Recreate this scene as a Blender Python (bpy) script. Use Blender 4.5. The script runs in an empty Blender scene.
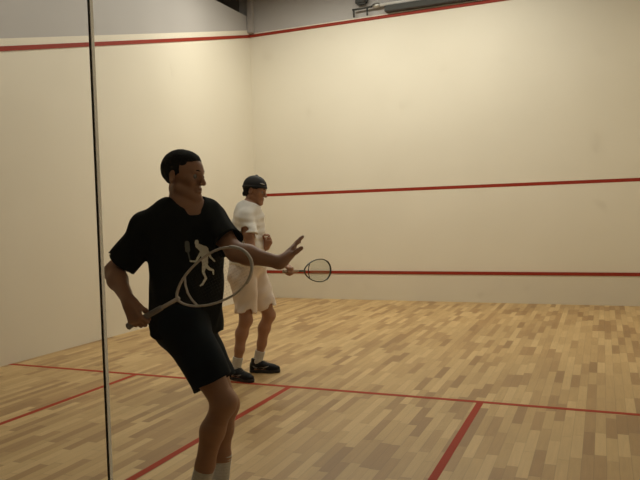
import bpy, bmesh, math, random
import numpy as np
from mathutils import Vector, Matrix
from mathutils.bvhtree import BVHTree
random.seed(4)
SC = bpy.context.scene
COL = SC.collection

# ------------------------------------------------------------------ camera
YAW, PITCH, ROLL, FPX = -.3985, -.0409, -.0297, 673.4
CAM = Vector((5.6727, -.8357, 1.4734))
FW = Vector((math.sin(YAW)*math.cos(PITCH), math.cos(YAW)*math.cos(PITCH), math.sin(PITCH)))
_r0 = Vector((math.cos(YAW), -math.sin(YAW), 0)); _u0 = _r0.cross(FW)
RT = math.cos(ROLL)*_r0 + math.sin(ROLL)*_u0
UP = -math.sin(ROLL)*_r0 + math.cos(ROLL)*_u0
cd = bpy.data.cameras.new('camera'); cam = bpy.data.objects.new('camera', cd); COL.objects.link(cam)
cd.sensor_width = 36; cd.lens = FPX*36/640; cd.clip_start = .05; cd.clip_end = 100
_m = Matrix((RT, UP, -FW)).transposed().to_4x4(); _m.translation = CAM
cam.matrix_world = _m
SC.camera = cam

# ------------------------------------------------------------------ world, exposure, lights
w = bpy.data.worlds.new('world'); SC.world = w; w.use_nodes = True
w.node_tree.nodes['Background'].inputs[0].default_value = (.9, .8, .65, 1)
w.node_tree.nodes['Background'].inputs[1].default_value = .012
SC.view_settings.view_transform = 'Standard'; SC.view_settings.look = 'None'
SC.view_settings.gamma = 1; SC.view_settings.use_curve_mapping = False
SC.view_settings.exposure = 0.0
LAMPS = [(1.75, 7.75, 5.25), (3.95, 7.75, 5.25), (1.75, 4.1, 5.25), (3.95, 4.1, 5.25)]     # luminaires over the court
LPOW = [80, 76, 23, 23]
LCOL = (1.0, .92, .81)
for (lx, ly, lz), pw in zip(LAMPS, LPOW):
    ld = bpy.data.lights.new('court_light', 'AREA'); ld.shape = 'RECTANGLE'; ld.size = 1.5; ld.size_y = .3
    ld.energy = pw; ld.color = LCOL
    lo = bpy.data.objects.new('court_light', ld); COL.objects.link(lo); lo.location = (lx, ly, lz - .07)

# ------------------------------------------------------------------ helpers
def at(px, py, depth):
    return CAM + depth*(FW + RT*((px-320)/FPX) - UP*((py-240)/FPX))
def mat(name, col, rough=.6, metal=0, spec=.5, **kw):
    m = bpy.data.materials.new(name); m.use_nodes = True
    b = m.node_tree.nodes['Principled BSDF']
    b.inputs['Base Color'].default_value = (*col, 1); b.inputs['Roughness'].default_value = rough
    b.inputs['Metallic'].default_value = metal; b.inputs['Specular IOR Level'].default_value = spec
    for k, v in kw.items(): b.inputs[k.replace('_', ' ')].default_value = v
    return m
def noisy(m, c1, c2, scale, detail=4, coord='Object', stretch=(1,1,1), bump=0):
    nt = m.node_tree; N = nt.nodes.new; L = nt.links.new
    tc = N('ShaderNodeTexCoord'); mp = N('ShaderNodeMapping'); mp.inputs['Scale'].default_value = stretch
    no = N('ShaderNodeTexNoise'); no.inputs['Scale'].default_value = scale; no.inputs['Detail'].default_value = detail
    cr = N('ShaderNodeValToRGB'); cr.color_ramp.elements[0].color = (*c1, 1); cr.color_ramp.elements[1].color = (*c2, 1)
    cr.color_ramp.elements[0].position = .35; cr.color_ramp.elements[1].position = .65
    L(tc.outputs[coord], mp.inputs[0]); L(mp.outputs[0], no.inputs[0]); L(no.outputs[0], cr.inputs[0])
    b = nt.nodes['Principled BSDF']; L(cr.outputs[0], b.inputs['Base Color'])
    if bump:
        bp = N('ShaderNodeBump'); bp.inputs['Strength'].default_value = bump; bp.inputs['Distance'].default_value = .01
        L(no.outputs[0], bp.inputs['Height']); L(bp.outputs[0], b.inputs['Normal'])
    return m
def link(name, me, m, parent=None, loc=None):
    o = bpy.data.objects.new(name, me); COL.objects.link(o)
    for k in (m if isinstance(m, (list, tuple)) else [m]): me.materials.append(k)
    if parent is not None: o.parent = parent
    if loc is not None: o.location = loc
    return o
def bmobj(name, bm, m, parent=None, smooth=False, loc=None):
    if loc is None and parent is None:                         # origin at the thing's base centre
        vs = [v.co for v in bm.verts]
        loc = Vector(((min(v.x for v in vs)+max(v.x for v in vs))/2, (min(v.y for v in vs)+max(v.y for v in vs))/2, min(v.z for v in vs)))
        bmesh.ops.translate(bm, verts=bm.verts, vec=-loc)
    bmesh.ops.recalc_face_normals(bm, faces=bm.faces)
    me = bpy.data.meshes.new(name); bm.to_mesh(me); bm.free()
    if smooth: me.shade_smooth()
    return link(name, me, m, parent, loc)
def box(bm, x0, x1, y0, y1, z0, z1, bev=0):
    r = bmesh.ops.create_cube(bm, size=1)
    for v in r['verts']: v.co = Vector(((x0+x1)/2 + v.co.x*(x1-x0), (y0+y1)/2 + v.co.y*(y1-y0), (z0+z1)/2 + v.co.z*(z1-z0)))
    if bev:
        es = list({e for v in r['verts'] for e in v.link_edges})
        bmesh.ops.bevel(bm, geom=es, offset=bev, segments=2, affect='EDGES')
def tube(bm, pts, rad, n=10, closed=False, flat=None):
    """swept tube; rad a number or list; flat = (normal, factor) widens the section along normal"""
    pts = [Vector(p) for p in pts]; K = len(pts)
    rads = rad if isinstance(rad, (list, tuple)) else [rad]*K
    rings = []; prev = None
    for i, p in enumerate(pts):
        if closed: t = pts[(i+1) % K] - pts[i-1]
        else: t = pts[min(i+1, K-1)] - pts[max(i-1, 0)]
        t.normalize()
        if flat: a = (flat[0] - t*flat[0].dot(t)).normalized()
        else:
            a = prev if prev is not None else (Vector((0,0,1)) if abs(t.z) < .9 else Vector((1,0,0)))
            a = (a - t*a.dot(t)).normalized(); prev = a
        b = t.cross(a); fa = flat[1] if flat else 1
        rings.append([bm.verts.new(p + rads[i]*(math.cos(2*math.pi*j/n)*a*fa + math.sin(2*math.pi*j/n)*b)) for j in range(n)])
    for i in range(K if closed else K-1):
        A, B = rings[i], rings[(i+1) % K]
        for j in range(n): bm.faces.new((A[j], A[(j+1) % n], B[(j+1) % n], B[j]))
    if not closed:
        bm.faces.new(rings[0][::-1]); bm.faces.new(rings[-1])
def struct(o): o['kind'] = 'structure'; return o
def root(name, loc, label, cat, group=None):
    o = bpy.data.objects.new(name, None); COL.objects.link(o); o.location = loc; o.empty_display_size = .1
    o['label'] = label; o['category'] = cat
    if group: o['group'] = group
    return o
def tag(o, label, cat, group=None):
    o['label'] = label; o['category'] = cat
    if group: o['group'] = group
    return o

# ------------------------------------------------------------------ materials of the court
def wall_mat(name, c1, c2):
    m = mat(name, c1, .55); noisy(m, c1, c2, .9, 5)
    nt = m.node_tree; N = nt.nodes.new; L = nt.links.new
    b = nt.nodes['Principled BSDF']; src = b.inputs['Base Color'].links[0].from_socket
    tc = N('ShaderNodeTexCoord'); v = N('ShaderNodeTexNoise'); v.inputs['Scale'].default_value = 2.3; v.inputs['Detail'].default_value = 8
    cr = N('ShaderNodeValToRGB'); cr.color_ramp.elements[0].position = .66; cr.color_ramp.elements[1].position = .8
    cr.color_ramp.elements[0].color = (0,0,0,1); cr.color_ramp.elements[1].color = (.5,.5,.5,1)
    mx = N('ShaderNodeMix'); mx.data_type = 'RGBA'; mx.inputs[7].default_value = (c2[0]*.8, c2[1]*.78, c2[2]*.76, 1)
    L(tc.outputs['Object'], v.inputs[0]); L(v.outputs[0], cr.inputs[0]); L(cr.outputs[0], mx.inputs[0]); L(src, mx.inputs[6]); L(mx.outputs[2], b.inputs['Base Color'])
    return m
M_wall = wall_mat('court_plaster', (.80, .75, .635), (.77, .72, .605))
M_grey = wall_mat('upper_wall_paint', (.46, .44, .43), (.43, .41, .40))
M_red = mat('red_paint', (.30, .028, .012), .6, spec=.3)
M_redf = mat('red_floor_paint', (.40, .045, .018), .65, spec=.2)
M_dark = mat('dark_roof', (.15, .13, .11), .8)
M_steel = mat('steel', (.55, .55, .53), .3, 1)
M_bsteel = mat('brushed_steel', (.85, .84, .82), .35, .1)
M_dsteel = mat('dark_metal', (.05, .05, .045), .6, .2)
M_post = mat('post_paint', (.40, .37, .35), .5)
M_conc = mat('corridor_floor', (.16, .15, .14), .7)

def floor_mat():
    m = mat('maple_strip_floor', (.5, .35, .2), .42); nt = m.node_tree; N = nt.nodes.new; L = nt.links.new
    b = nt.nodes['Principled BSDF']
    tc = N('ShaderNodeTexCoord'); sp = N('ShaderNodeSeparateXYZ'); L(tc.outputs['Object'], sp.inputs[0])
    def mth(op, a, bb=None, c=None):
        n = N('ShaderNodeMath'); n.operation = op
        for i, s in enumerate((a, bb, c)):
            if s is None: continue
            if isinstance(s, (int, float)): n.inputs[i].default_value = s
            else: L(s, n.inputs[i])
        return n.outputs[0]
    W, LEN = .066, .42
    xs = mth('DIVIDE', sp.outputs[0], W); ix = mth('FLOOR', xs); fx = mth('FRACT', xs)
    wn = N('ShaderNodeTexWhiteNoise'); wn.noise_dimensions = '1D'; L(ix, wn.inputs['W'])
    ys = mth('ADD', mth('DIVIDE', sp.outputs[1], LEN), mth('MULTIPLY', wn.outputs[0], 7.0)); iy = mth('FLOOR', ys); fy = mth('FRACT', ys)
    cb = N('ShaderNodeCombineXYZ'); L(ix, cb.inputs[0]); L(iy, cb.inputs[1])
    w2 = N('ShaderNodeTexWhiteNoise'); w2.noise_dimensions = '2D'; L(cb.outputs[0], w2.inputs[0])
    cr = N('ShaderNodeValToRGB'); e = cr.color_ramp.elements
    e[0].position = 0; e[0].color = (.34, .195, .075, 1); e[1].position = 1; e[1].color = (.66, .46, .215, 1)
    for p, c in ((.16, (.41, .245, .098)), (.4, (.51, .33, .140)), (.75, (.58, .39, .172))):
        k = e.new(p); k.color = (*c, 1)
    L(w2.outputs[0], cr.inputs[0])
    # grain
    off = N('ShaderNodeVectorMath'); off.operation = 'MULTIPLY_ADD'; L(tc.outputs['Object'], off.inputs[0]); off.inputs[1].default_value = (60, 4, 1); L(w2.outputs[1], off.inputs[2])
    g = N('ShaderNodeTexNoise'); g.inputs['Scale'].default_value = 1; g.inputs['Detail'].default_value = 3; L(off.outputs[0], g.inputs[0])
    gm = mth('MULTIPLY_ADD', g.outputs[0], .3, .85)
    seamx = mth('GREATER_THAN', mth('ABSOLUTE', mth('SUBTRACT', fx, .5)), .48)
    seamy = mth('GREATER_THAN', mth('ABSOLUTE', mth('SUBTRACT', fy, .5)), .494)
    seam = mth('SUBTRACT', 1.0, mth('MULTIPLY', mth('MAXIMUM', seamx, seamy), .3))
    # scuffs: worn dark patches
    sn = N('ShaderNodeTexNoise'); sn.inputs['Scale'].default_value = .9; sn.inputs['Detail'].default_value = 5; L(tc.outputs['Object'], sn.inputs[0])
    wr = mth('MULTIPLY_ADD', sn.outputs[0], .35, .83)
    tot = mth('MULTIPLY', mth('MULTIPLY', gm, seam), wr)
    vm = N('ShaderNodeVectorMath'); vm.operation = 'SCALE'; L(cr.outputs[0], vm.inputs[0]); L(tot, vm.inputs['Scale'])
    L(vm.outputs[0], b.inputs['Base Color'])
    b.inputs['Coat Weight'].default_value = .06; b.inputs['Coat Roughness'].default_value = .25
    return m

# ------------------------------------------------------------------ the court
CW, CL = 6.4, 9.75
ZL = 4.92      # top of the side walls
ZT = 5.7       # roof
def sbox(name, m, *a, bev=0):
    bm = bmesh.new(); box(bm, *a, bev=bev); return struct(bmobj(name, bm, m))
bm = bmesh.new(); box(bm, 0, CW, 0, CL, -.1, 0)
me = bpy.data.meshes.new('floor'); bm.to_mesh(me); bm.free(); struct(link('floor', me, floor_mat()))
sbox('floor_corridor', M_conc, -1.7, CW+1.5, -3.2, 0, -.1, -.002)
# walls (the white playing surface up to the out line, grey paint over it)
sbox('wall_front', M_wall, -.2, CW+.2, CL, CL+.2, -.1, 4.64)
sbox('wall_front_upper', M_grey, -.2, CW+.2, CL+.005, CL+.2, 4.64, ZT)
def side_wall(name, x0, x1, lo, m):
    """wedge: lower panel up to the sloping out line, or the part above it"""
    bm = bmesh.new()
    za, zb = 2.13+.13, 4.57+.13
    prof = [(0, -.1), (CL, -.1), (CL, zb), (0, za)] if lo else [(0, za), (CL, zb), (CL, ZL), (0, ZL)]
    A = [bm.verts.new((x0, y, z)) for y, z in prof]; B = [bm.verts.new((x1, y, z)) for y, z in prof]
    bm.faces.new(A); bm.faces.new(B[::-1])
    for i in range(4): j = (i+1) % 4; bm.faces.new((A[i], B[i], B[j], A[j]))
    return struct(bmobj(name, bm, m))
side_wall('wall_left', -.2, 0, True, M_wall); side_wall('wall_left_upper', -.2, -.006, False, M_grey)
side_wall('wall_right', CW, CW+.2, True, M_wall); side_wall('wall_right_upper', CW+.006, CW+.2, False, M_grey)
sbox('wall_back', M_wall, -.2, CW+.2, -.2, 0, 2.15, ZT)
sbox('wall_left_outer', M_dark, -1.7, -1.5, -3.2, CL+.2, -.1, ZT)
sbox('wall_front_outer', M_dark, -1.5, -.2, CL, CL+.2, -.1, ZT)
sbox('wall_right_outer', M_dark, CW+1.5, CW+1.7, -3.2, CL+.2, -.1, ZT)
sbox('ceiling', M_dark, -1.7, CW+1.7, -3.2, CL+.2, ZT, ZT+.1)
# red court lines
t = .0015
sbox('trim_1', M_red, 0, CW, CL-.012, CL, 4.57, 4.62, bev=.003)              # front out line
sbox('trim_2', M_red, 0, CW, CL-t, CL, 1.78, 1.83)                           # service line
sbox('trim_3', M_red, 0, CW, CL-.022, CL, .43, .48, bev=.006)                # tin line
sbox('trim_4', wall_mat('tin_paint', (.74, .69, .58), (.71, .66, .55)), 0, CW, CL-.012, CL, .0, .43)   # tin
for nm, x0, x1 in (('trim_5', 0, .012), ('trim_6', CW-.012, CW)):            # sloping side out lines
    bm = bmesh.new(); sl = (4.57-2.13)/CL
    c = [bm.verts.new((x, y, 2.13+sl*y+dz)) for x in (x0, x1) for y in (0, CL-.012) for dz in (0, .05)]
    for f in ((0,1,3,2), (4,6,7,5), (0,4,5,1), (2,3,7,6), (0,2,6,4), (1,5,7,3)): bm.faces.new([c[i] for i in f])
    struct(bmobj(nm, bm, M_red))
sy = CL-5.44-.05
def fl(name, x0, x1, y0, y1): sbox(name, M_redf, x0, x1, y0, y1, 0, t)
fl('trim_7', 0, CW, sy, sy+.05)                                              # short line
fl('trim_8', 3.175, 3.225, 0, sy)                                            # half-court line
for i, (xa, xb) in enumerate(((1.575, 1.625), (4.775, 4.825))): fl('trim_%d' % (9+i), xa, xb, sy-1.6, sy)
fl('trim_11', 0, 1.575, sy-1.6, sy-1.55); fl('trim_12', 4.825, CW, sy-1.6, sy-1.55)
# corner post over the out line
bm = bmesh.new(); box(bm, .0, .1, CL-.1, CL, 4.63, ZT, bev=.008)
tag(bmobj('corner_post', bm, M_post), 'grey steel post rising above the red line in the corner', 'post')

# glass back wall, two panes and a dark upright joint
M_glass = mat('glass', (.93, .97, .93), 0.0, Transmission_Weight=1.0, IOR=1.45)
JX = 4.956
def pane(name, x0, x1):
    bm = bmesh.new(); box(bm, x0, x1, -.012, 0, .0, 2.15); return struct(bmobj(name, bm, M_glass))
pane('window_1', 0, 1.65); pane('window_2', 1.658, 3.3); pane('window_3', 3.308, JX-.0024); pane('window_4', JX+.0024, CW)
for i, x in enumerate((1.654, 3.304)):
    sbox('trim_%d' % (20+i), M_dsteel, x-.004, x+.004, -.0125, .0005, 0, 2.15)
M_joint = mat('joint', (.30, .25, .165), .35, Transmission_Weight=1.0, IOR=1.1)
sbox('trim_22', M_joint, JX-.0023, JX+.0023, -.0118, -.0002, 0, 2.15)

# luminaires
M_tube = bpy.data.materials.new('lamp_glow'); M_tube.use_nodes = True
_nt = M_tube.node_tree; _nt.nodes.clear(); _e = _nt.nodes.new('ShaderNodeEmission'); _o = _nt.nodes.new('ShaderNodeOutputMaterial')
_e.inputs[0].default_value = (*LCOL, 1); _e.inputs[1].default_value = 6; _nt.links.new(_e.outputs[0], _o.inputs[0])
LL = ['fluorescent court light over the left half near the front wall', 'fluorescent court light over the right half near the front wall',
      'fluorescent court light over the left half, farther from the front wall', 'fluorescent court light over the right half, farther from the front wall']
for (lx, ly, lz), lb in zip(LAMPS, LL):
    r = root('court_light_fitting', (lx, ly, lz), lb, 'light', 'court lights')
    bm = bmesh.new(); box(bm, -.8, .8, -.2, .2, 0, .07, bev=.01); bmobj('housing', bm, M_post, r, loc=(0,0,0))
    for y in (-.1, 0, .1):
        bm = bmesh.new(); tube(bm, [(-.74, y, -.022), (.74, y, -.022)], .013); bmobj('tube', bm, M_tube, r, True, loc=(0,0,0))
    for x in (-.6, .6):
        bm = bmesh.new(); tube(bm, [(x, 0, .065), (x, 0, ZT-lz)], .01); bmobj('hanger', bm, M_dsteel, r, True, loc=(0,0,0))

# pipe rail over the front out line
r = root('metal_pipe', (3.6, CL-.09, 4.66), 'silver metal pipe running along the wall top above the red line', 'pipe')
def lp(name, pts, rad, m, n=14):
    bm = bmesh.new(); tube(bm, [Vector(p)-Vector(r.location) for p in pts], rad, n); return bmobj(name, bm, m, r, True, loc=(0,0,0))
YP = CL-.09
lp('pipe', [(2.36, YP, 4.765), (6.35, YP, 4.765)], .026, M_bsteel)
lp('coupling', [(2.30, YP, 4.765), (2.42, YP, 4.765)], .034, M_steel)
lp('cable', [(1.95, YP, 4.75), (2.1, YP, 4.75), (2.3, YP, 4.76)], .016, M_dsteel)
bm = bmesh.new(); box(bm, 2.5-3.6, 6.35-3.6, -.04, .088, -.018, .072, bev=.006); bmobj('tray', bm, M_dsteel, r, loc=(0,0,0))
for x in (1.97, 2.2):
    lp('bracket', [(x, YP, 4.63), (x, YP, 4.765)], .015, M_dsteel)
bm = bmesh.new(); box(bm, 2.0-3.6, 2.2-3.6, -.03, .088, .16, .28, bev=.03); bmobj('junction_box', bm, M_dsteel, r, loc=(0,0,0))

# ------------------------------------------------------------------ figures: signed distance modelling
def nrm(v): v = np.array(v, float); return v/np.linalg.norm(v)
class Cone:                                                     # tapered rounded limb segment, optionally flattened along `ax` by factor fl, clipped by planes
    def __init__(s, a, b, ra, rb, k=.02, sub=False, ax=None, fl=1.0, clip=()):
        s.a = np.array(a, float); s.b = np.array(b, float); s.ra = ra; s.rb = rb; s.k = k; s.sub = sub
        s.ax = None if ax is None else nrm(ax); s.fl = fl; s.clip = clip
        s.lo = np.minimum(s.a, s.b) - max(ra, rb)*max(1, fl); s.hi = np.maximum(s.a, s.b) + max(ra, rb)*max(1, fl)
    def d(s, P):
        a, b = s.a, s.b; Q = P - a; ab = b - a
        if s.ax is not None:
            Q = Q + np.outer(Q@s.ax, s.ax)*(1/s.fl-1); ab = ab + s.ax*(ab@s.ax)*(1/s.fl-1)
        l2 = max(ab@ab, 1e-12); t = np.clip(Q@ab/l2, 0, 1)
        dist = np.linalg.norm(Q - t[:, None]*ab, axis=1) - (s.ra + (s.rb-s.ra)*t)
        if s.ax is not None and s.fl < 1: dist = dist*s.fl**.5
        for n, c in s.clip: dist = np.maximum(dist, P@n - c)
        return dist
class Ell:
    def __init__(s, c, r, M=np.eye(3), k=.02, sub=False, clip=()):
        s.c = np.array(c, float); s.r = np.array(r, float); s.M = np.array(M, float); s.k = k; s.sub = sub; s.clip = clip
        s.lo = s.c - max(r); s.hi = s.c + max(r)
    def d(s, P):
        q = (P - s.c)@s.M.T
        k0 = np.linalg.norm(q/s.r, axis=1); k1 = np.linalg.norm(q/s.r**2, axis=1) + 1e-9
        dist = np.where(k0 < .05, -min(s.r), k0*(k0-1)/k1)
        for n, c in s.clip: dist = np.maximum(dist, P@n - c)
        return dist
def plane(p, n): n = nrm(n); return (n, float(np.dot(n, p)))    # keeps the side opposite to n
def evaluate(prims, P, extra=None):
    r = np.full(len(P), 1.0)
    for p in prims:
        d = p.d(P); k = p.k
        if p.sub:
            d = -d; h = np.maximum(k - np.abs(r-d), 0)/k if k > 0 else 0
            r = np.maximum(r, d) + h*h*k*.25
        else:
            h = np.maximum(k - np.abs(r-d), 0)/k if k > 0 else 0
            r = np.minimum(r, d) - h*h*k*.25
    if extra is not None: r = extra(P, r)
    return r
def sdf_mesh(name, prims, h, extra=None):
    adds = [p for p in prims if not p.sub]
    lo = np.min([p.lo for p in adds], axis=0) - .04; hi = np.max([p.hi for p in adds], axis=0) + .04
    B = 16; nb = np.ceil((hi-lo)/(h*B)).astype(int); n = nb*B
    V = np.ones(n, np.float32)
    bx = np.stack(np.meshgrid(*[np.arange(k) for k in nb], indexing='ij'), -1).reshape(-1, 3)
    C = lo + (bx + .5)*B*h; R = B*h*.5*math.sqrt(3)
    D = np.array([p.d(C) for p in prims]); tot = evaluate(prims, C, extra)
    loc = np.stack(np.meshgrid(*[np.arange(B)]*3, indexing='ij'), -1).reshape(-1, 3)*h
    for i in range(len(C)):
        sl = tuple(slice(q*B, q*B+B) for q in bx[i])
        if abs(tot[i]) > R*1.7 + .02: V[sl] = 1 if tot[i] > 0 else -1; continue
        act = [p for p, dd in zip(prims, D[:, i]) if dd < R*1.3 + p.k + .02]
        if not act: continue
        V[sl] = evaluate(act, lo + bx[i]*B*h + loc, extra).reshape(B, B, B)
    S = V < 0
    c = [S[i:n[0]-1+i, j:n[1]-1+j, k:n[2]-1+k] for i in (0,1) for j in (0,1) for k in (0,1)]
    anyt = c[0].copy(); allt = c[0].copy()
    for q in c[1:]: anyt |= q; allt &= q
    cell = anyt & ~allt
    I = np.argwhere(cell); idx = np.full(cell.shape, -1, np.int32); idx[tuple(I.T)] = np.arange(len(I))
    acc = np.zeros((len(I), 3)); cnt = np.zeros(len(I))
    offs = [np.array(o) for o in ((0,0,0),(0,0,1),(0,1,0),(0,1,1),(1,0,0),(1,0,1),(1,1,0),(1,1,1))]
    vals = [V[tuple((I+o).T)].astype(float) for o in offs]
    for a in range(8):
        for b in range(a+1, 8):
            if np.abs(offs[a]-offs[b]).sum() != 1: continue
            va, vb = vals[a], vals[b]; m = (va < 0) != (vb < 0)
            t_ = np.where(m, va/np.where(va == vb, 1, va-vb), 0)
            acc += m[:, None]*(offs[a] + t_[:, None]*(offs[b]-offs[a])); cnt += m
    verts = lo + (I + acc/cnt[:, None])*h
    faces = []
    for ax in range(3):
        u, v = [(1,2), (2,0), (0,1)][ax]
        s0 = [slice(None)]*3; s1 = [slice(None)]*3; s0[ax] = slice(0, -1); s1[ax] = slice(1, None)
        E = np.argwhere(S[tuple(s0)] != S[tuple(s1)])
        E = E[(E[:, u] > 0) & (E[:, v] > 0)]
        E = E[(E[:, u] < cell.shape[u]) & (E[:, v] < cell.shape[v])]
        def cid(du, dv): q = E.copy(); q[:, u] -= du; q[:, v] -= dv; return idx[tuple(q.T)]
        Q = np.stack([cid(1,1), cid(0,1), cid(0,0), cid(1,0)], 1)
        fl_ = ~S[tuple(E.T)]; Q[fl_] = Q[fl_][:, ::-1]
        faces.append(Q[(Q >= 0).all(1)])
    F = np.concatenate(faces)
    me = bpy.data.meshes.new(name); me.vertices.add(len(verts)); me.vertices.foreach_set('co', verts.astype(np.float32).ravel())
    me.loops.add(len(F)*4); me.loops.foreach_set('vertex_index', F.astype(np.int32).ravel())
    me.polygons.add(len(F)); me.polygons.foreach_set('loop_start', np.arange(len(F), dtype=np.int32)*4)
    me.update(calc_edges=True); me.validate(); me.shade_smooth()
    return me
def frame(f, u):                                                # rows: left, forward, up
    f = nrm(f); u = np.array(u, float); u = nrm(u - f*(u@f)); l = np.cross(u, f); return np.array([l, f, u])

def head_prims(c, f, u, s=1.0):
    M = frame(f, u)
    def W(l, ff, uu): return np.array(c) + s*(l*M[0] + ff*M[1] + uu*M[2])
    P = [Ell(W(0,-.014,.036), s*np.array((.074,.094,.080)), M, .01),
         Cone(W(0,.034,.028), W(0,.040,-.045), .056*s, .042*s, .03)]
    for q in (-1, 1):
        P += [Cone(W(q*.047,-.006,-.046), W(q*.018,.060,-.086), .018*s, .017*s, .028), Cone(W(q*.046,.052,-.006), W(q*.04,.06,-.016), .017*s, .016*s, .022),
              Cone(W(q*.008,.083,.021), W(q*.036,.072,.024), .010*s, .009*s, .014)]
    P += [Ell(W(0,.070,-.093), s*np.array((.021,.018,.017)), M, .02),
          Cone(W(0,.086,.012), W(0,.104,-.026), .008*s, .0115*s, .012)]
    for q in (-1, 1): P.append(Ell(W(q*.011,.096,-.030), s*np.array((.008,.009,.007)), M, .006))
    for q in (-1, 1): P.append(Ell(W(q*.032,.096,.003), s*np.array((.017,.017,.012)), M, .012, sub=True))
    P += [Cone(W(-.020,.078,-.054), W(0,.086,-.052), .0055*s, .007*s, .006), Cone(W(.020,.078,-.054), W(0,.086,-.052), .0055*s, .007*s, .006),
          Cone(W(-.018,.077,-.064), W(0,.084,-.066), .0055*s, .0075*s, .006), Cone(W(.018,.077,-.064), W(0,.084,-.066), .0055*s, .0075*s, .006),
          Cone(W(-.022,.0885,-.059), W(.022,.0885,-.059), .0028*s, .0028*s, .004, sub=True)]
    for q in (-1, 1):
        Me = frame(M[1]*.95 + M[0]*q*.35 - M[2]*.12, M[2]) 
        P.append(Ell(W(q*.078,-.012,-.002), s*np.array((.009,.018,.031)), Me, .008))
        P.append(Ell(W(q*.086,-.008,.002), s*np.array((.006,.010,.018)), Me, .005, sub=True))
    return P, W, M
def hand_prims(w, d, n, curls, spread=.12, thumb=(.5,.6), side=1, s=1.0, tcurl=(.3,.4)):
    """w wrist, d along the palm, n palm normal, curls: (knuckle, middle, tip) bends in radians per finger; the thumb sits on side*(d x n)"""
    d = nrm(d); n = np.array(n, float); n = nrm(n - d*(n@d)); sd = side*np.cross(d, n)   # towards the thumb
    w = np.array(w, float); P = []
    P.append(Cone(w, w + d*.03*s, .026*s, .027*s, .03, ax=n, fl=.72))
    spec = [(.028, .092, (.043,.026,.021)), (.009, .096, (.047,.030,.023)), (-.010, .091, (.043,.028,.022)), (-.028, .083, (.034,.021,.019))]
    for (o, L, seg), cu, i in zip(spec, curls, range(4)):
        kn = w + sd*o*s*1.0 + d*L*s
        P.append(Cone(w + sd*o*.6*s + d*.015*s, kn, .017*s, .0125*s, .014))
        base = nrm(d + sd*spread*(1.5-i)); p = kn; a = 0
        for j in range(3):
            a += cu[j]; q = p + (base*math.cos(a) + n*math.sin(a))*seg[j]*s
            P.append(Cone(p, q, (.0098-.0009*j)*s, (.0092-.0011*j)*s, .0045)); p = q
    P.append(Cone(w + sd*.018*s + d*.02*s + n*.006*s, w + sd*.032*s + d*.045*s + n*.012*s, .018*s, .015*s, .02))
    tb = w + sd*.034*s + d*.040*s + n*.012*s
    dirn = nrm(d*math.cos(thumb[0]) + sd*math.sin(thumb[0]) + n*thumb[1]); p = tb
    for j, Ls in enumerate((.034, .028)):
        dj = nrm(dirn*math.cos(tcurl[j]*(j+1)) + (n*.6 + d*.4 - sd*.5)*math.sin(tcurl[j]*(j+1)))
        q = p + dj*Ls*s; P.append(Cone(p, q, (.0125-.001*j)*s, (.0110-.0015*j)*s, .006)); p = q
    return P
def limb(a, b, c, r):                                           # two segment limb with a muscle swell; r = [root, joint, end]
    a, b, c = map(lambda v: np.array(v, float), (a, b, c))
    return a, b, c
def V(v): return np.array(v, float)

def rnd_wrinkle(P, amp, seed, sc):
    rs = np.random.RandomState(seed); o = 0
    for i in range(5):
        k = rs.normal(size=3)*sc*(1+.45*i); o = o + np.sin(P@k + rs.rand()*6.3 + 1.5*np.sin(P@(rs.normal(size=3)*sc*.5)))/(1+.6*i)
    return o*amp

def shoe_prims(ank, toe, h=0.0, zg=0.0):
    """ank: ankle joint, toe: unit horizontal direction; sole on z = zg"""
    t = nrm((toe[0], toe[1], 0)); u = V((0,0,1)); M = frame(t, u); a = V((ank[0], ank[1], zg))
    def W(l, f, z): return a + l*M[0] + f*M[1] + z*1.22*M[2]
    up = [Cone(W(0,-.035,.055), W(0,.02,.06), .040, .040, .02), Cone(W(0,.02,.058), W(0,.14,.040), .040, .030, .03, ax=M[0], fl=1.15),
          Cone(W(.006,.13,.036), W(.010,.175,.033), .040, .034, .03, ax=M[2], fl=.72), Cone(W(0,-.035,.05), W(0,-.045,.025), .036, .034, .02),
          Cone(W(0,-.02,.07), W(0,-.022,.105), .040, .040, .02, clip=[plane(W(0,0,.108), (0,0,1))]),
          Ell(W(0,-.01,.125), (.030,.036,.03), M, .01, sub=True)]
    cl = [plane(W(0,0,.012), (0,0,-1))]
    for p in up[:5]: p.clip = list(p.clip) + cl
    sole = [Cone(W(0,-.045,.012), W(0,-.0,.012), .037, .036, .01, clip=[plane(W(0,0,0.0), (0,0,-1)), plane(W(0,0,.024), (0,0,1))]),
            Cone(W(0,0,.012), W(.006,.12,.012), .036, .045, .01, clip=[plane(W(0,0,0.0), (0,0,-1)), plane(W(0,0,.024), (0,0,1))]),
            Cone(W(.006,.12,.012), W(.010,.175,.012), .045, .038, .01, clip=[plane(W(0,0,0.0), (0,0,-1)), plane(W(0,0,.026), (0,0,1))])]
    return up, sole, W, M

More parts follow.
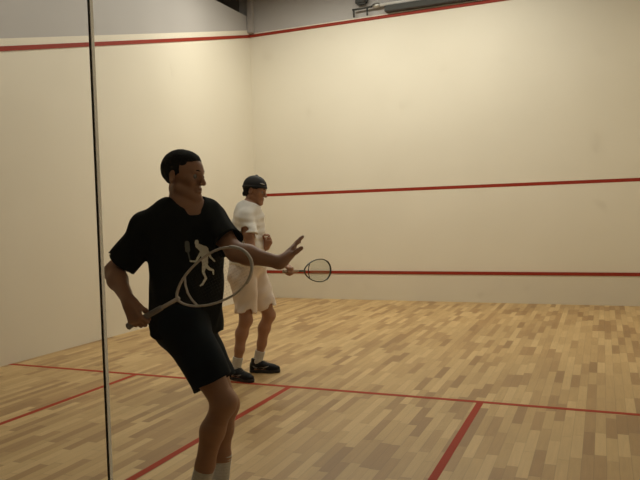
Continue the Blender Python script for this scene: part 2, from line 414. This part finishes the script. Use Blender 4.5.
# ---- rackets
def racket(name, butt, tip_dir, side, label, mats, g=None, sr=.00018):
    """butt: end of the handle; tip_dir: along the handle; side: across the head"""
    a = Vector(tip_dir).normalized(); s = Vector(side); s = (s - a*s.dot(a)).normalized(); m = a.cross(s)
    r = root(name, butt, label, 'racket', g)
    def Q(t_, o, k=0): return a*t_ + s*o + m*k
    bm = bmesh.new(); tube(bm, [Q(0,0), Q(.004,0), Q(.012,0), Q(.02,0), Q(.10,0), Q(.20,0), Q(.205,0)], [.012,.0165,.0165,.0145,.0135,.0125,.010], 8)
    bmobj('grip', bm, mats['grip'], r, False, loc=(0,0,0))
    bm = bmesh.new(); tube(bm, [Q(.2,0), Q(.25,0), Q(.30,0)], [.0085,.0085,.0095], 10); bmobj('shaft', bm, mats['frame'], r, True, loc=(0,0,0))
    loop = []
    N_ = 64; c0, L0 = .535, .150                                   # teardrop head
    for i in range(N_):
        th = 2*math.pi*i/N_; x = math.cos(th); y = math.sin(th)
        tt = c0 + (L0 if x > 0 else .245)*x
        ww = .105*y if x > 0 else .105*math.copysign(abs(y)**1.25, y)
        loop.append(Q(tt, ww))
    bm = bmesh.new(); tube(bm, loop, .0052, 8, closed=True, flat=(m, 1.55)); bmobj('frame', bm, mats['frame'], r, True, loc=(0,0,0))
    # bumper guard on the crown
    bm = bmesh.new(); cr = [Q(c0+.1535*math.cos(q), .1085*math.sin(q)) for q in [(-.95+.1*i) for i in range(20)]]
    tube(bm, cr, .0055, 8, flat=(m, 1.7)); bmobj('bumper', bm, mats['bumper'], r, True, loc=(0,0,0))
    if True:                                                       # bridge of the throat
        bm = bmesh.new(); tube(bm, [Q(.350+.02*abs(q)**2, .0725*q) for q in (-1,-.5,0,.5,1)], .005, 8); bmobj('throat_bridge', bm, mats['frame'], r, True, loc=(0,0,0))
    bm = bmesh.new()
    def half(t_):
        x = (t_-c0)/(L0 if t_ > c0 else .245)
        if abs(x) >= 1: return 0
        y = math.sqrt(1-x*x); return .105*(y if x > 0 else y**1.25)
    t_ = .385
    while t_ < .68:
        hw = half(t_)
        if hw > .01: tube(bm, [Q(t_, -hw, .001), Q(t_, hw, .001)], sr, 4)
        t_ += .0135
    o = -.098
    while o < .1:
        ts = [q/500 for q in range(190, 343) if half(q/500) > abs(o)]
        if ts: tube(bm, [Q(min(ts), o, -.001), Q(max(ts), o, -.001)], sr, 4)
        o += .0131
    bmobj('strings', bm, mats['strings'], r, False, loc=(0,0,0))
    return r

# =================================================================== player in black
D1 = 3.25
RH = V(RT); RH[2] = 0; RH = nrm(RH)                                # picture right, level
AW = V((-RH[1], RH[0], 0))                                         # away from the glass along the view, level
ZU = V((0,0,1))
def J(px, py, dd=0.0, D=D1): return V(at(px, py, D+dd))
SK = mat('skin', (.36, .19, .115), .5, Subsurface_Weight=.0)
noisy(SK, (.33, .17, .10), (.38, .20, .12), 14)
M_black = mat('black_cotton', (.012, .013, .012), .9, spec=.1); noisy(M_black, (.010,.011,.010), (.015,.016,.014), 300, 2, bump=.15)
M_short = mat('black_shorts', (.010, .014, .020), .8, spec=.15); noisy(M_short, (.006,.008,.010), (.008,.014,.020), 6, 3)
M_hair = mat('black_hair', (.010, .009, .007), .8, spec=.2); noisy(M_hair, (.007,.006,.005), (.016,.014,.011), 160, 3, bump=.8)
M_print = mat('white_print', (.88, .88, .80), .7)
M_gprint = mat('grey_print', (.14, .15, .14), .7)
M_eye = mat('eye_white', (.33, .30, .27), .5, spec=.2); M_iris = mat('iris', (.03, .02, .012), .2); M_brow = mat('brow_hair', (.02, .013, .009), .8)
M_sock = mat('white_sock', (.62, .60, .56), .85); noisy(M_sock, (.58,.56,.52), (.66,.64,.6), 120, 2, bump=.3)
M_shoeb = mat('black_shoe', (.010, .010, .011), .6, spec=.2); M_sole = mat('grey_sole', (.25, .25, .25), .6); M_shoew = mat('white_shoe', (.6, .6, .6), .5)
M_lace = mat('lace', (.12, .12, .12), .7)

def eyes(W, M, s, parent):
    for q in (-1, 1):
        c = Vector(W(q*.031, .0745, .003))
        bm = bmesh.new(); bmesh.ops.create_uvsphere(bm, u_segments=16, v_segments=10, radius=.0118*s)
        e = bmobj('eye', bm, M_eye, parent, True, loc=c)
        bm = bmesh.new(); bmesh.ops.create_uvsphere(bm, u_segments=12, v_segments=8, radius=.0062*s)
        bmobj('iris', bm, M_iris, e, True, loc=Vector(M[1])*.0068*s)
        bm = bmesh.new(); pts = [Vector(W(q*x, y, z)) for x, y, z in ((.012,.0925,.026), (.022,.090,.0295), (.033,.084,.030), (.043,.076,.025))]
        tube(bm, pts, [.002,.0032,.003,.0015], 6, flat=(Vector(M[2]), 1.3)); bmobj('eyebrow', bm, M_brow, parent, True, loc=(0,0,0))

def build_player(spec):
    R0 = Vector(spec['base']); rt = root('person', R0, spec['label'], 'person')
    o0 = V(R0)
    def Lc(p): return V(p) - o0
    j = {k: Lc(v) for k, v in spec['j'].items()}
    h = spec['h']
    P = []
    chest_f = nrm(spec['chest_f']); pel_f = nrm(spec['pel_f'])
    cu = nrm(j['neck'] - j['waist']); MC = frame(chest_f, cu); MP = frame(pel_f, nrm(j['waist'] - j['pelvis']))
    ch = (j['neck']*.62 + j['waist']*.38)
    mid = .5*(MC[1] + MP[1]); MW = frame(mid, cu)
    bf = spec.get('bulk', 1.0)
    # trunk
    torso = [Ell(ch + MC[2]*.0, V((.160,.108,.19))*bf, MC, .05), Ell(ch + MC[2]*.10 - MC[1]*.01, V((.150,.09,.10))*bf, MC, .05),
             Ell(j['waist'] + MW[2]*.02, V((.140,.098,.15))*bf, MW, .07), Ell(j['pelvis'] - MP[1]*.005, V((.160,.112,.115))*bf, MP, .07)]
    for s_, sh in ((-1, 'ls'), (1, 'rs')):
        q = -1 if sh == 'rs' else 1
        torso.append(Cone(j['neck'] + MC[0]*q*.04 - MC[2]*.035, j[sh], .050*bf, .058*bf, .05))
        torso.append(Ell(ch + MC[0]*q*.07 + MC[1]*.062 + MC[2]*.04, V((.075,.04,.06))*bf, MC, .04))
    P += torso
    for q, hp in ((1, 'lh'), (-1, 'rh')): P.append(Ell(j[hp] - MP[1]*.045, V((.082,.08,.09))*bf, MP, .06))
    nb, hc = j['neck'], j['head']
    hp, W, M = head_prims(hc, spec['head_f'], spec['head_u'], spec['hs'])
    P.append(Cone(nb - cu*.03, W(0,-.022,-.05), .058*bf, .052, .03))
    P += hp
    legs = {}; arms = {}
    for S in 'lr':
        H, K, A = j[S+'h'], j[S+'k'], j[S+'a']; t_ = nrm(K-H); sh = nrm(A-K)
        back = nrm(np.cross(np.cross(t_, sh) if np.linalg.norm(np.cross(t_, sh)) > .05 else MP[0], sh))
        if back@MP[1] > 0: back = -back
        P += [Cone(H, H*.45+K*.55, .088*bf, .074*bf, .05), Cone(H*.45+K*.55, K, .074*bf, .054, .04), Ell(K + nrm(-back)*.014, (.047,.047,.055), frame(-back, -sh), .03),
              Cone(K, K*.72+A*.28 + back*.012, .050, .056, .03), Cone(K*.72+A*.28 + back*.014, K*.40+A*.60 + back*.004, .054, .043, .03), Cone(K*.40+A*.60, A, .041, .033, .03)]
        toe = nrm(spec['toe'][S]); 
        P += [Cone(A, V((A[0], A[1], .045)) - toe*.03, .034, .032, .03), Cone(V((A[0], A[1], .045)), V((A[0], A[1], .032)) + toe*.15, .033, .022, .03)]
        legs[S] = (H, K, A, toe)
        s0, E, Wr = j[S+'s'], j[S+'e'], j[S+'w']; af = spec.get('arm', 1.0)
        P += [Cone(s0, s0*.5+E*.5, .056*af, .048*af, .04), Cone(s0*.5+E*.5, E, .048*af, .040*af, .03), Cone(E, E*.72+Wr*.28, .041*af, .044*af, .03), Cone(E*.72+Wr*.28, Wr, .043*af, .027*af, .03)]
        P += spec['hand'][S](Wr)
    body = sdf_mesh('body', P, h); body_o = link('body', body, SK, rt)
    eyes(W, M, spec['hs'], rt)
    # shirt
    e = .014
    SH = []
    for p in torso:
        if isinstance(p, Ell): SH.append(Ell(p.c, p.r + e, p.M, p.k))
        else: SH.append(Cone(p.a, p.b, p.ra+e-.003, p.rb+e, p.k))
    hem = j['hem']
    hem_n = -cu
    loose = spec.get('loose', .02)
    SH.append(Cone(ch - MC[0]*.065 - MC[2]*.08, hem - MP[0]*.06, (.105+loose)*bf, (.118+loose)*bf, .06, ax=MW[1], fl=.92))
    SH.append(Cone(ch + MC[0]*.065 - MC[2]*.08, hem + MP[0]*.06, (.105+loose)*bf, (.118+loose)*bf, .06, ax=MW[1], fl=.92))
    for p in SH: p.clip = [plane(hem, hem_n)]
    subs = []
    for S in 'lr':
        s0, E = j[S+'s'], j[S+'e']; f_ = spec['sleeve'][S]; d_ = nrm(E-s0); c_ = s0 + (E-s0)*f_; fr = spec.get('sl_r', .078)
        SH.append(Cone(s0, c_ + d_*.05, .066*spec.get('arm',1), fr, .05, clip=[plane(c_, d_)]))
        subs.append(Cone(c_ - d_*.015, c_ + d_*.06, fr-.014, fr-.008, .003, sub=True))
    subs.append(Cone(nb - cu*.018 + MC[1]*.045, nb + cu*.12, .062*bf, .105, .008, sub=True))
    subs.append(Cone(hem + cu*.0, hem - cu*.08, .10, .12, .003, sub=True))
    wr = spec.get('wr', .003)
    link('shirt', sdf_mesh('shirt', SH + subs, h, lambda P_, r_: r_ + rnd_wrinkle(P_, wr, spec['seed'], 16)), spec['m_shirt'], rt)
    # collar ring
    bm = bmesh.new(); ring = []
    # shorts
    SO = [Ell(j['pelvis'] + MP[2]*.03, V((.160,.120,.125))*bf + .014, MP, .06)]
    for q, hp_ in ((1, 'lh'), (-1, 'rh')): SO.append(Ell(j[hp_] - MP[1]*.045, V((.09,.09,.10))*bf + .014, MP, .06))
    wc = j['pelvis'] + MP[2]*.13
    for p in SO: p.clip = [plane(wc, MP[2])]
    sub2 = []
    for S in 'lr':
        H, K, A, toe = legs[S]; f_ = spec['short'][S]; d_ = nrm(K-H); c_ = H + (K-H)*f_; cn = nrm(d_ + spec.get('hemtilt', {}).get(S, V((0,0,0))))
        rr = spec['short_r']
        SO.append(Cone(H, c_ + d_*.06, .108*bf, rr, .05, clip=[plane(c_, cn)]))
        sub2.append(Cone(c_ - d_*.02, c_ + d_*.09, rr-.018, rr-.010, .003, sub=True))
    link('shorts', sdf_mesh('shorts', SO + sub2, h, lambda P_, r_: r_ + rnd_wrinkle(P_, wr*1.2, spec['seed']+5, 13)), spec['m_shorts'], rt)
    # socks and shoes
    for S in 'lr':
        H, K, A, toe = legs[S]; up = nrm(K-A); top = A + up*spec['sock']
        SKp = [Cone(A + up*.0, top + up*.04, .042, .049, .02, clip=[plane(top, up)]), Cone(A, V((A[0], A[1], .06)) - toe*.02, .042, .040, .02)]
        link('sock', sdf_mesh('sock', SKp, .004, lambda P_, r_: r_ + .0012*np.sin(P_@up*420)), M_sock, rt)
        U_, So, SW, SM = shoe_prims(A, toe)
        sh_o = link('shoe', sdf_mesh('shoe', U_, .0045), spec['m_shoe'], rt)
        link('sole', sdf_mesh('sole', So, .005), spec['m_sole'], sh_o)
        bm = bmesh.new()
        for i in range(5):
            y = .045 + .018*i; z = .094 - .0075*i
            tube(bm, [SW(-.018, y, z), SW(0, y, z+.006), SW(.018, y, z)], .0028, 6)
        bmobj('laces', bm, M_lace, sh_o, True, loc=(0,0,0))
        if spec.get('flash'):
            for q in (-1, 1):                                  # pale sweeping mark on the side of the shoe
                bm = bmesh.new(); bv = BVHTree.FromPolygons([v.co for v in sh_o.data.vertices], [p.vertices for p in sh_o.data.polygons])
                pts = [(-.035,.056,.0035), (-.01,.040,.009), (.02,.033,.010), (.05,.037,.008), (.085,.046,.005), (.115,.055,.002)]
                rows = []
                for (f_, z_, w_) in [tuple(np.array(pts[i])*(1-u_)+np.array(pts[i+1])*u_) for i in range(5) for u_ in (0,.5)] + [pts[-1]]:
                    pr = []
                    for dz in (-w_, w_):
                        o_ = Vector(SW(q*.1, f_, z_+dz)); hit = bv.ray_cast(o_, Vector(-SM[0]*q))[0]
                        if hit is None: hit = Vector(SW(q*.04, f_, z_+dz))
                        pr.append(bm.verts.new(hit + Vector(SM[0]*q)*.0018))
                    rows.append(pr)
                for A_, B_ in zip(rows, rows[1:]): bm.faces.new((A_[0], A_[1], B_[1], B_[0]))
                r_ = bmesh.ops.solidify(bm, geom=bm.faces[:], thickness=.001)
                bmobj('side_stripe', bm, spec['m_flash'], sh_o, False, loc=(0,0,0))
    return rt, j, W, M, MC, MP

# pose of the near player
rsh = RH*.34 - AW*.94                                              # chest faces the glass, turned a little to picture right
def hand1r(Wr):
    d, n = GRIP1
    return hand_prims(Wr, d, n, [(1.0,1.25,.8), (1.05,1.3,.8), (1.05,1.3,.8), (1.05,1.25,.8)], .02, (.6,.75), 1, 1.0, (.5,.6))
def hand1l(Wr):
    d = nrm(RH*.46 + ZU*.56 + AW*.72); n = nrm(RH*.62 - ZU*.66 + AW*.1)
    return hand_prims(Wr, d, n, [(-.05,.1,.1), (0,.1,.1), (.04,.15,.1), (.1,.2,.15)], .02, (.7,.1), -1, 1.0, (.1,.1))
def grip(wr, d, tip):
    """right hand closed on a handle that points at `tip`: hand axes and the butt of the handle"""
    G = wr + nrm(d)*.08
    for _ in range(6):
        a = nrm(tip - G); dd = nrm(nrm(d) - a*(nrm(d)@a)*.9); n = nrm(np.cross(a, dd)); G = wr + dd*.088 + n*.031
    return (dd, n), G - a*.075, a
GRIP1, B1, RACK1_A = grip(J(130, 302, -.22), RH*.75 - AW*.45 - ZU*.35, J(258, 254, -.42))
spec1 = dict(
    base=(0,0,0), label='man in black t-shirt and black shorts holding a pale racket, nearest the glass', seed=3, h=.0042, hs=1.06, bulk=1.0, arm=1.0,
    j=dict(head=J(184.5, 177.3, 0), neck=J(186, 209, .01), waist=J(188, 285, .02), pelvis=J(187, 322, .02), hem=J(188, 332, .02),
           rs=J(149, 226, -.05), ls=J(209, 217, .06), re=J(114, 272, -.03), rw=J(130, 302, -.22), le=J(236, 252, -.13), lw=J(281, 262.5, -.20),
           rh=J(184, 326, -.08), lh=J(192, 326, .09), rk=J(224, 402, -.12), lk=J(227, 404, .10), ra=J(194, 499, -.07), la=J(220, 499, .10)),
    chest_f=-AW*.90 + RH*.42, pel_f=RH*.80 - AW*.6, head_f=RH*.93 - AW*.36 - ZU*.06, head_u=ZU + RH*.02,
    hand=dict(r=hand1r, l=hand1l), toe=dict(r=RH*.9 - AW*.3, l=RH*.95 + AW*.2), sleeve=dict(r=.80, l=.75), sl_r=.080,
    short=dict(r=.74, l=.70), short_r=.098, hemtilt=dict(r=-RH*.0, l=V((0,0,0))), sock=.19,
    m_shirt=M_black, m_shorts=M_short, m_shoe=M_shoew, m_sole=M_sole, loose=.012)
g1 = (spec1['j']['ra'] + spec1['j']['la'])*.5; spec1['base'] = (g1[0], g1[1], 0)
for k in ('ra', 'la'): spec1['j'][k][2] = .105
p1, j1, W1, H1, MC1, MP1 = build_player(spec1)
# hair: short black
s = spec1['hs']
hair = [Ell(W1(0,-.016,.040), s*V((.080,.097,.087)), H1, .01), Ell(W1(0,.026,.074), s*V((.056,.046,.036)), H1, .02)]
def hair_cut(P_, r_):
    q = (P_ - W1(0,0,0))/s; f = q@H1[1]; u = q@H1[2]
    lim = np.where(f > .02, .05, np.where(f > -.008, .002 + (f+.008)*.5, np.where(f > -.034, .018, -.062)))
    lim = np.where(f > .05, .068, lim)
    r_ = np.maximum(r_, (lim - u)*s*.6)
    return r_ + .0012*np.sin(P_@V((210,150,90)))*np.sin(P_@V((-80,190,160)))
link('hair', sdf_mesh('hair', hair, .004, hair_cut), M_hair, p1)
# figure printed on the shirt: a leaping player with a racket
shirt = [c for c in p1.children if c.name.startswith('shirt')][0]
def printed(name, shapes, m, parent):
    bv = BVHTree.FromPolygons([v.co for v in shirt.data.vertices], [p.vertices for p in shirt.data.polygons])
    base = Vector(p1.location); st = .35; bm = bmesh.new(); vs = {}
    def inside(x, y):
        for (x0, y0, x1, y1, r0, r1) in shapes:
            dx, dy = x1-x0, y1-y0; l2 = dx*dx+dy*dy or 1e-9; t_ = min(1, max(0, ((x-x0)*dx+(y-y0)*dy)/l2))
            if math.hypot(x-x0-dx*t_, y-y0-dy*t_) < r0+(r1-r0)*t_: return True
        return False
    def vert(i, k_):
        if (i, k_) not in vs:
            px, py = 180+i*st, 232+k_*st; o_ = Vector(at(px, py, 2.4)) - base; d_ = (Vector(at(px, py, 3.0)) - Vector(at(px, py, 2.4))).normalized()
            hit, n_, _, _ = bv.ray_cast(o_, d_); vs[(i, k_)] = None if hit is None else bm.verts.new(hit - d_*.0025)
        return vs[(i, k_)]
    for i in range(110):
        for k_ in range(170):
            if inside(180+(i+.5)*st, 232+(k_+.5)*st):
                q = [vert(i, k_), vert(i+1, k_), vert(i+1, k_+1), vert(i, k_+1)]
                if all(q): bm.faces.new(q)
    bmesh.ops.smooth_vert(bm, verts=[v for v in bm.verts], factor=.5, use_axis_x=True, use_axis_y=True, use_axis_z=True)
    return bmobj(name, bm, m, parent, True, loc=(0,0,0))
FIG = [(197.2,241.5,197.2,243,1.9,2.1), (198,245.5,205,250,2.4,4.0), (205,250,205.5,264,4.2,3.0), (203,250,199,257,1.7,1.3), (199,257,196.5,261.5,1.4,1.0), (196.5,261.5,191,261,1.1,.9),
       (207,249,211,257,1.4,1.2), (211,257,215,261,1.1,.8), (205,264,203.8,272,2.4,1.4), (203.8,272,206.5,278,1.4,1.1), (206.5,278,203,284,1.3,1.2), (203,284,201,285.5,1.2,.9),
       (206,265,210,269,2.1,1.5), (210,269,213.5,270,1.4,1.0), (213.5,270,214,274,1.0,.8)]
printed('shirt_print', FIG, M_print, shirt)
printed('shirt_print', [(187.6,243,188.2,250,2.4,2.6), (188.6,252,190.5,260,.9,.7)], M_gprint, shirt)

PALE = dict(grip=mat('pale_grip', (.30, .27, .25), .7), frame=mat('pale_frame', (.62, .56, .51), .4), bumper=mat('pale_bumper', (.58, .53, .48), .5), strings=mat('thin_string', (.10, .10, .09), .5))
a1 = nrm(RACK1_A)
rk1 = racket('squash_racket', tuple(B1), a1, tuple(V(UP)), 'pale grey squash racket held low by the man in black', PALE, 'squash rackets')

# =================================================================== player in white
D2 = 6.15
def J2(px, py, dd=0.0): return V(at(px, py, D2+dd))
GRIP2, B2, RACK2_A = grip(J2(283, 263.5, -.22), RH*.85 + AW*.1 - ZU*.35, J2(333, 270, .26))
def hand2r(Wr):
    d, n = GRIP2
    return hand_prims(Wr, d, n, [(1.0,1.25,.8)]*4, .02, (.6,.75), 1, 1.0, (.5,.6))
def hand2l(Wr):
    d = nrm(RH*.35 + ZU*.55 - AW*.4); n = nrm(-RH*.5 + ZU*.2 - AW*.6)
    return hand_prims(Wr, d, n, [(.6,.8,.4)]*4, .04, (.8,.4), -1, 1.0, (.3,.3))
SKW = mat('skin_tan', (.40, .21, .13), .5); noisy(SKW, (.37,.19,.115), (.42,.22,.135), 14)
M_white = mat('white_cotton', (.74, .72, .68), .85); noisy(M_white, (.86,.84,.80), (.90,.88,.84), 7, 3)
M_wshort = mat('white_shorts', (.62, .54, .49), .8); noisy(M_wshort, (.80,.70,.63), (.86,.76,.68), 6, 3)
M_flash = mat('silver_mark', (.5, .5, .5), .4)
SK_save = SK
SK = SKW
spec2 = dict(
    base=(0,0,0), label='man in white t-shirt, light shorts and black cap, standing farther from the glass', seed=11, h=.0052, hs=1.06, bulk=1.04, arm=1.0,
    j=dict(head=J2(255.5, 191.5, 0), neck=J2(249, 209, 0), waist=J2(247, 246, 0), pelvis=J2(249, 268, 0), hem=J2(248, 264, 0),
           rs=J2(245, 218, -.17), ls=J2(252, 217, .16), re=J2(252, 252, -.27), rw=J2(283, 263.5, -.22), le=J2(258, 250, .25), lw=J2(266.5, 247, .03),
           rh=J2(244, 274, -.09), lh=J2(254, 273, .09), rk=J2(246, 320, -.13), lk=J2(269, 315, .12), ra=J2(236, 366, -.12), la=J2(258, 363, .14)),
    chest_f=RH*.95 - AW*.28 - ZU*.1, pel_f=RH*.93 - AW*.2, head_f=RH*.93 - AW*.30 - ZU*.20, head_u=ZU + RH*.2,
    hand=dict(r=hand2r, l=hand2l), toe=dict(r=RH*.75 - AW*.66, l=RH*.97 - AW*.2), sleeve=dict(r=.52, l=.55), sl_r=.092,
    short=dict(r=.86, l=.84), short_r=.102, sock=.105, m_shirt=M_white, m_shorts=M_wshort, m_shoe=M_shoeb, m_sole=mat('dark_sole', (.045, .045, .045), .6, spec=.2), flash=True, m_flash=M_flash, loose=.028, wr=.0045)
g2 = (spec2['j']['ra'] + spec2['j']['la'])*.5; spec2['base'] = (g2[0], g2[1], 0)
for k in ('ra', 'la'): spec2['j'][k][2] = .10
p2, j2, W2, H2, MC2, MP2 = build_player(spec2)
SK = SK_save
s2 = spec2['hs']
# hair under the cap
def hair2(P_, r_):
    q = (P_ - W2(0,0,0))/s2; f = q@H2[1]; u = q@H2[2]
    lim = np.where(f > -.01, .02, np.where(f > -.03, .02 + (f+.01)*3.2, -.055))
    return np.maximum(r_, (lim - u)*s2*.6) + .001*np.sin(P_@V((210,150,90)))
link('hair', sdf_mesh('hair', [Ell(W2(0,-.018,.034), s2*V((.082,.102,.085)), H2, .01), Ell(W2(0,-.075,-.035), s2*V((.05,.035,.03)), H2, .02)], .0045, hair2), M_hair, p2)
M_cap = mat('black_cap', (.010, .010, .012), .7); M_mark = mat('white_mark', (.55, .55, .55), .5)
def cap_cut(P_, r_):
    q = (P_ - W2(0,0,0))/s2; f = q@H2[1]; u = q@H2[2]
    return np.maximum(r_, (.034 + f*.10 - u)*s2)
cap = link('cap', sdf_mesh('cap', [Ell(W2(0,-.012,.045), s2*V((.087,.106,.092)), H2, .01), Ell(W2(0,-.012,.136), s2*V((.012,.012,.010)), H2, .008)], .0045, cap_cut), M_cap, p2)
bm = bmesh.new(); tube(bm, [W2(.086*math.sin(q), -.012+.108*math.cos(q), .044+.0108*math.cos(q)) if False else W2(.086*math.sin(q), -.012+.105*math.cos(q), .036+.011*math.cos(q)) for q in [2*math.pi*i/40 for i in range(40)]], .006*s2, 6, closed=True, flat=(Vector(H2[2]), 1.8))
bmobj('cap_band', bm, M_cap, cap, True, loc=(0,0,0))
bm = bmesh.new(); mk = []
for i in range(7):
    th = -.85 + i*.085                                             # small white mark near the front, on the side towards the glass
    el = .30 + .02*math.sin(i)
    mk.append(Vector(W2(.0905*math.sin(-th)*-1*math.cos(el), -.012+.1095*math.cos(th)*math.cos(el), .045+.097*math.sin(el))))
tube(bm, mk, [.001,.003,.0045,.0045,.004,.003,.001], 6); bmobj('cap_mark', bm, M_mark, cap, True, loc=(0,0,0))
DARK = dict(grip=mat('tan_grip', (.35, .26, .18), .7), frame=mat('dark_frame', (.05, .055, .04), .35, .3), bumper=mat('dark_bumper', (.03, .035, .025), .5), strings=mat('green_string', (.25, .42, .2), .4))
rk2 = racket('squash_racket', tuple(B2), nrm(RACK2_A), tuple(V(UP)), 'dark-framed squash racket with green strings held by the man in white', DARK, 'squash rackets', .0007)
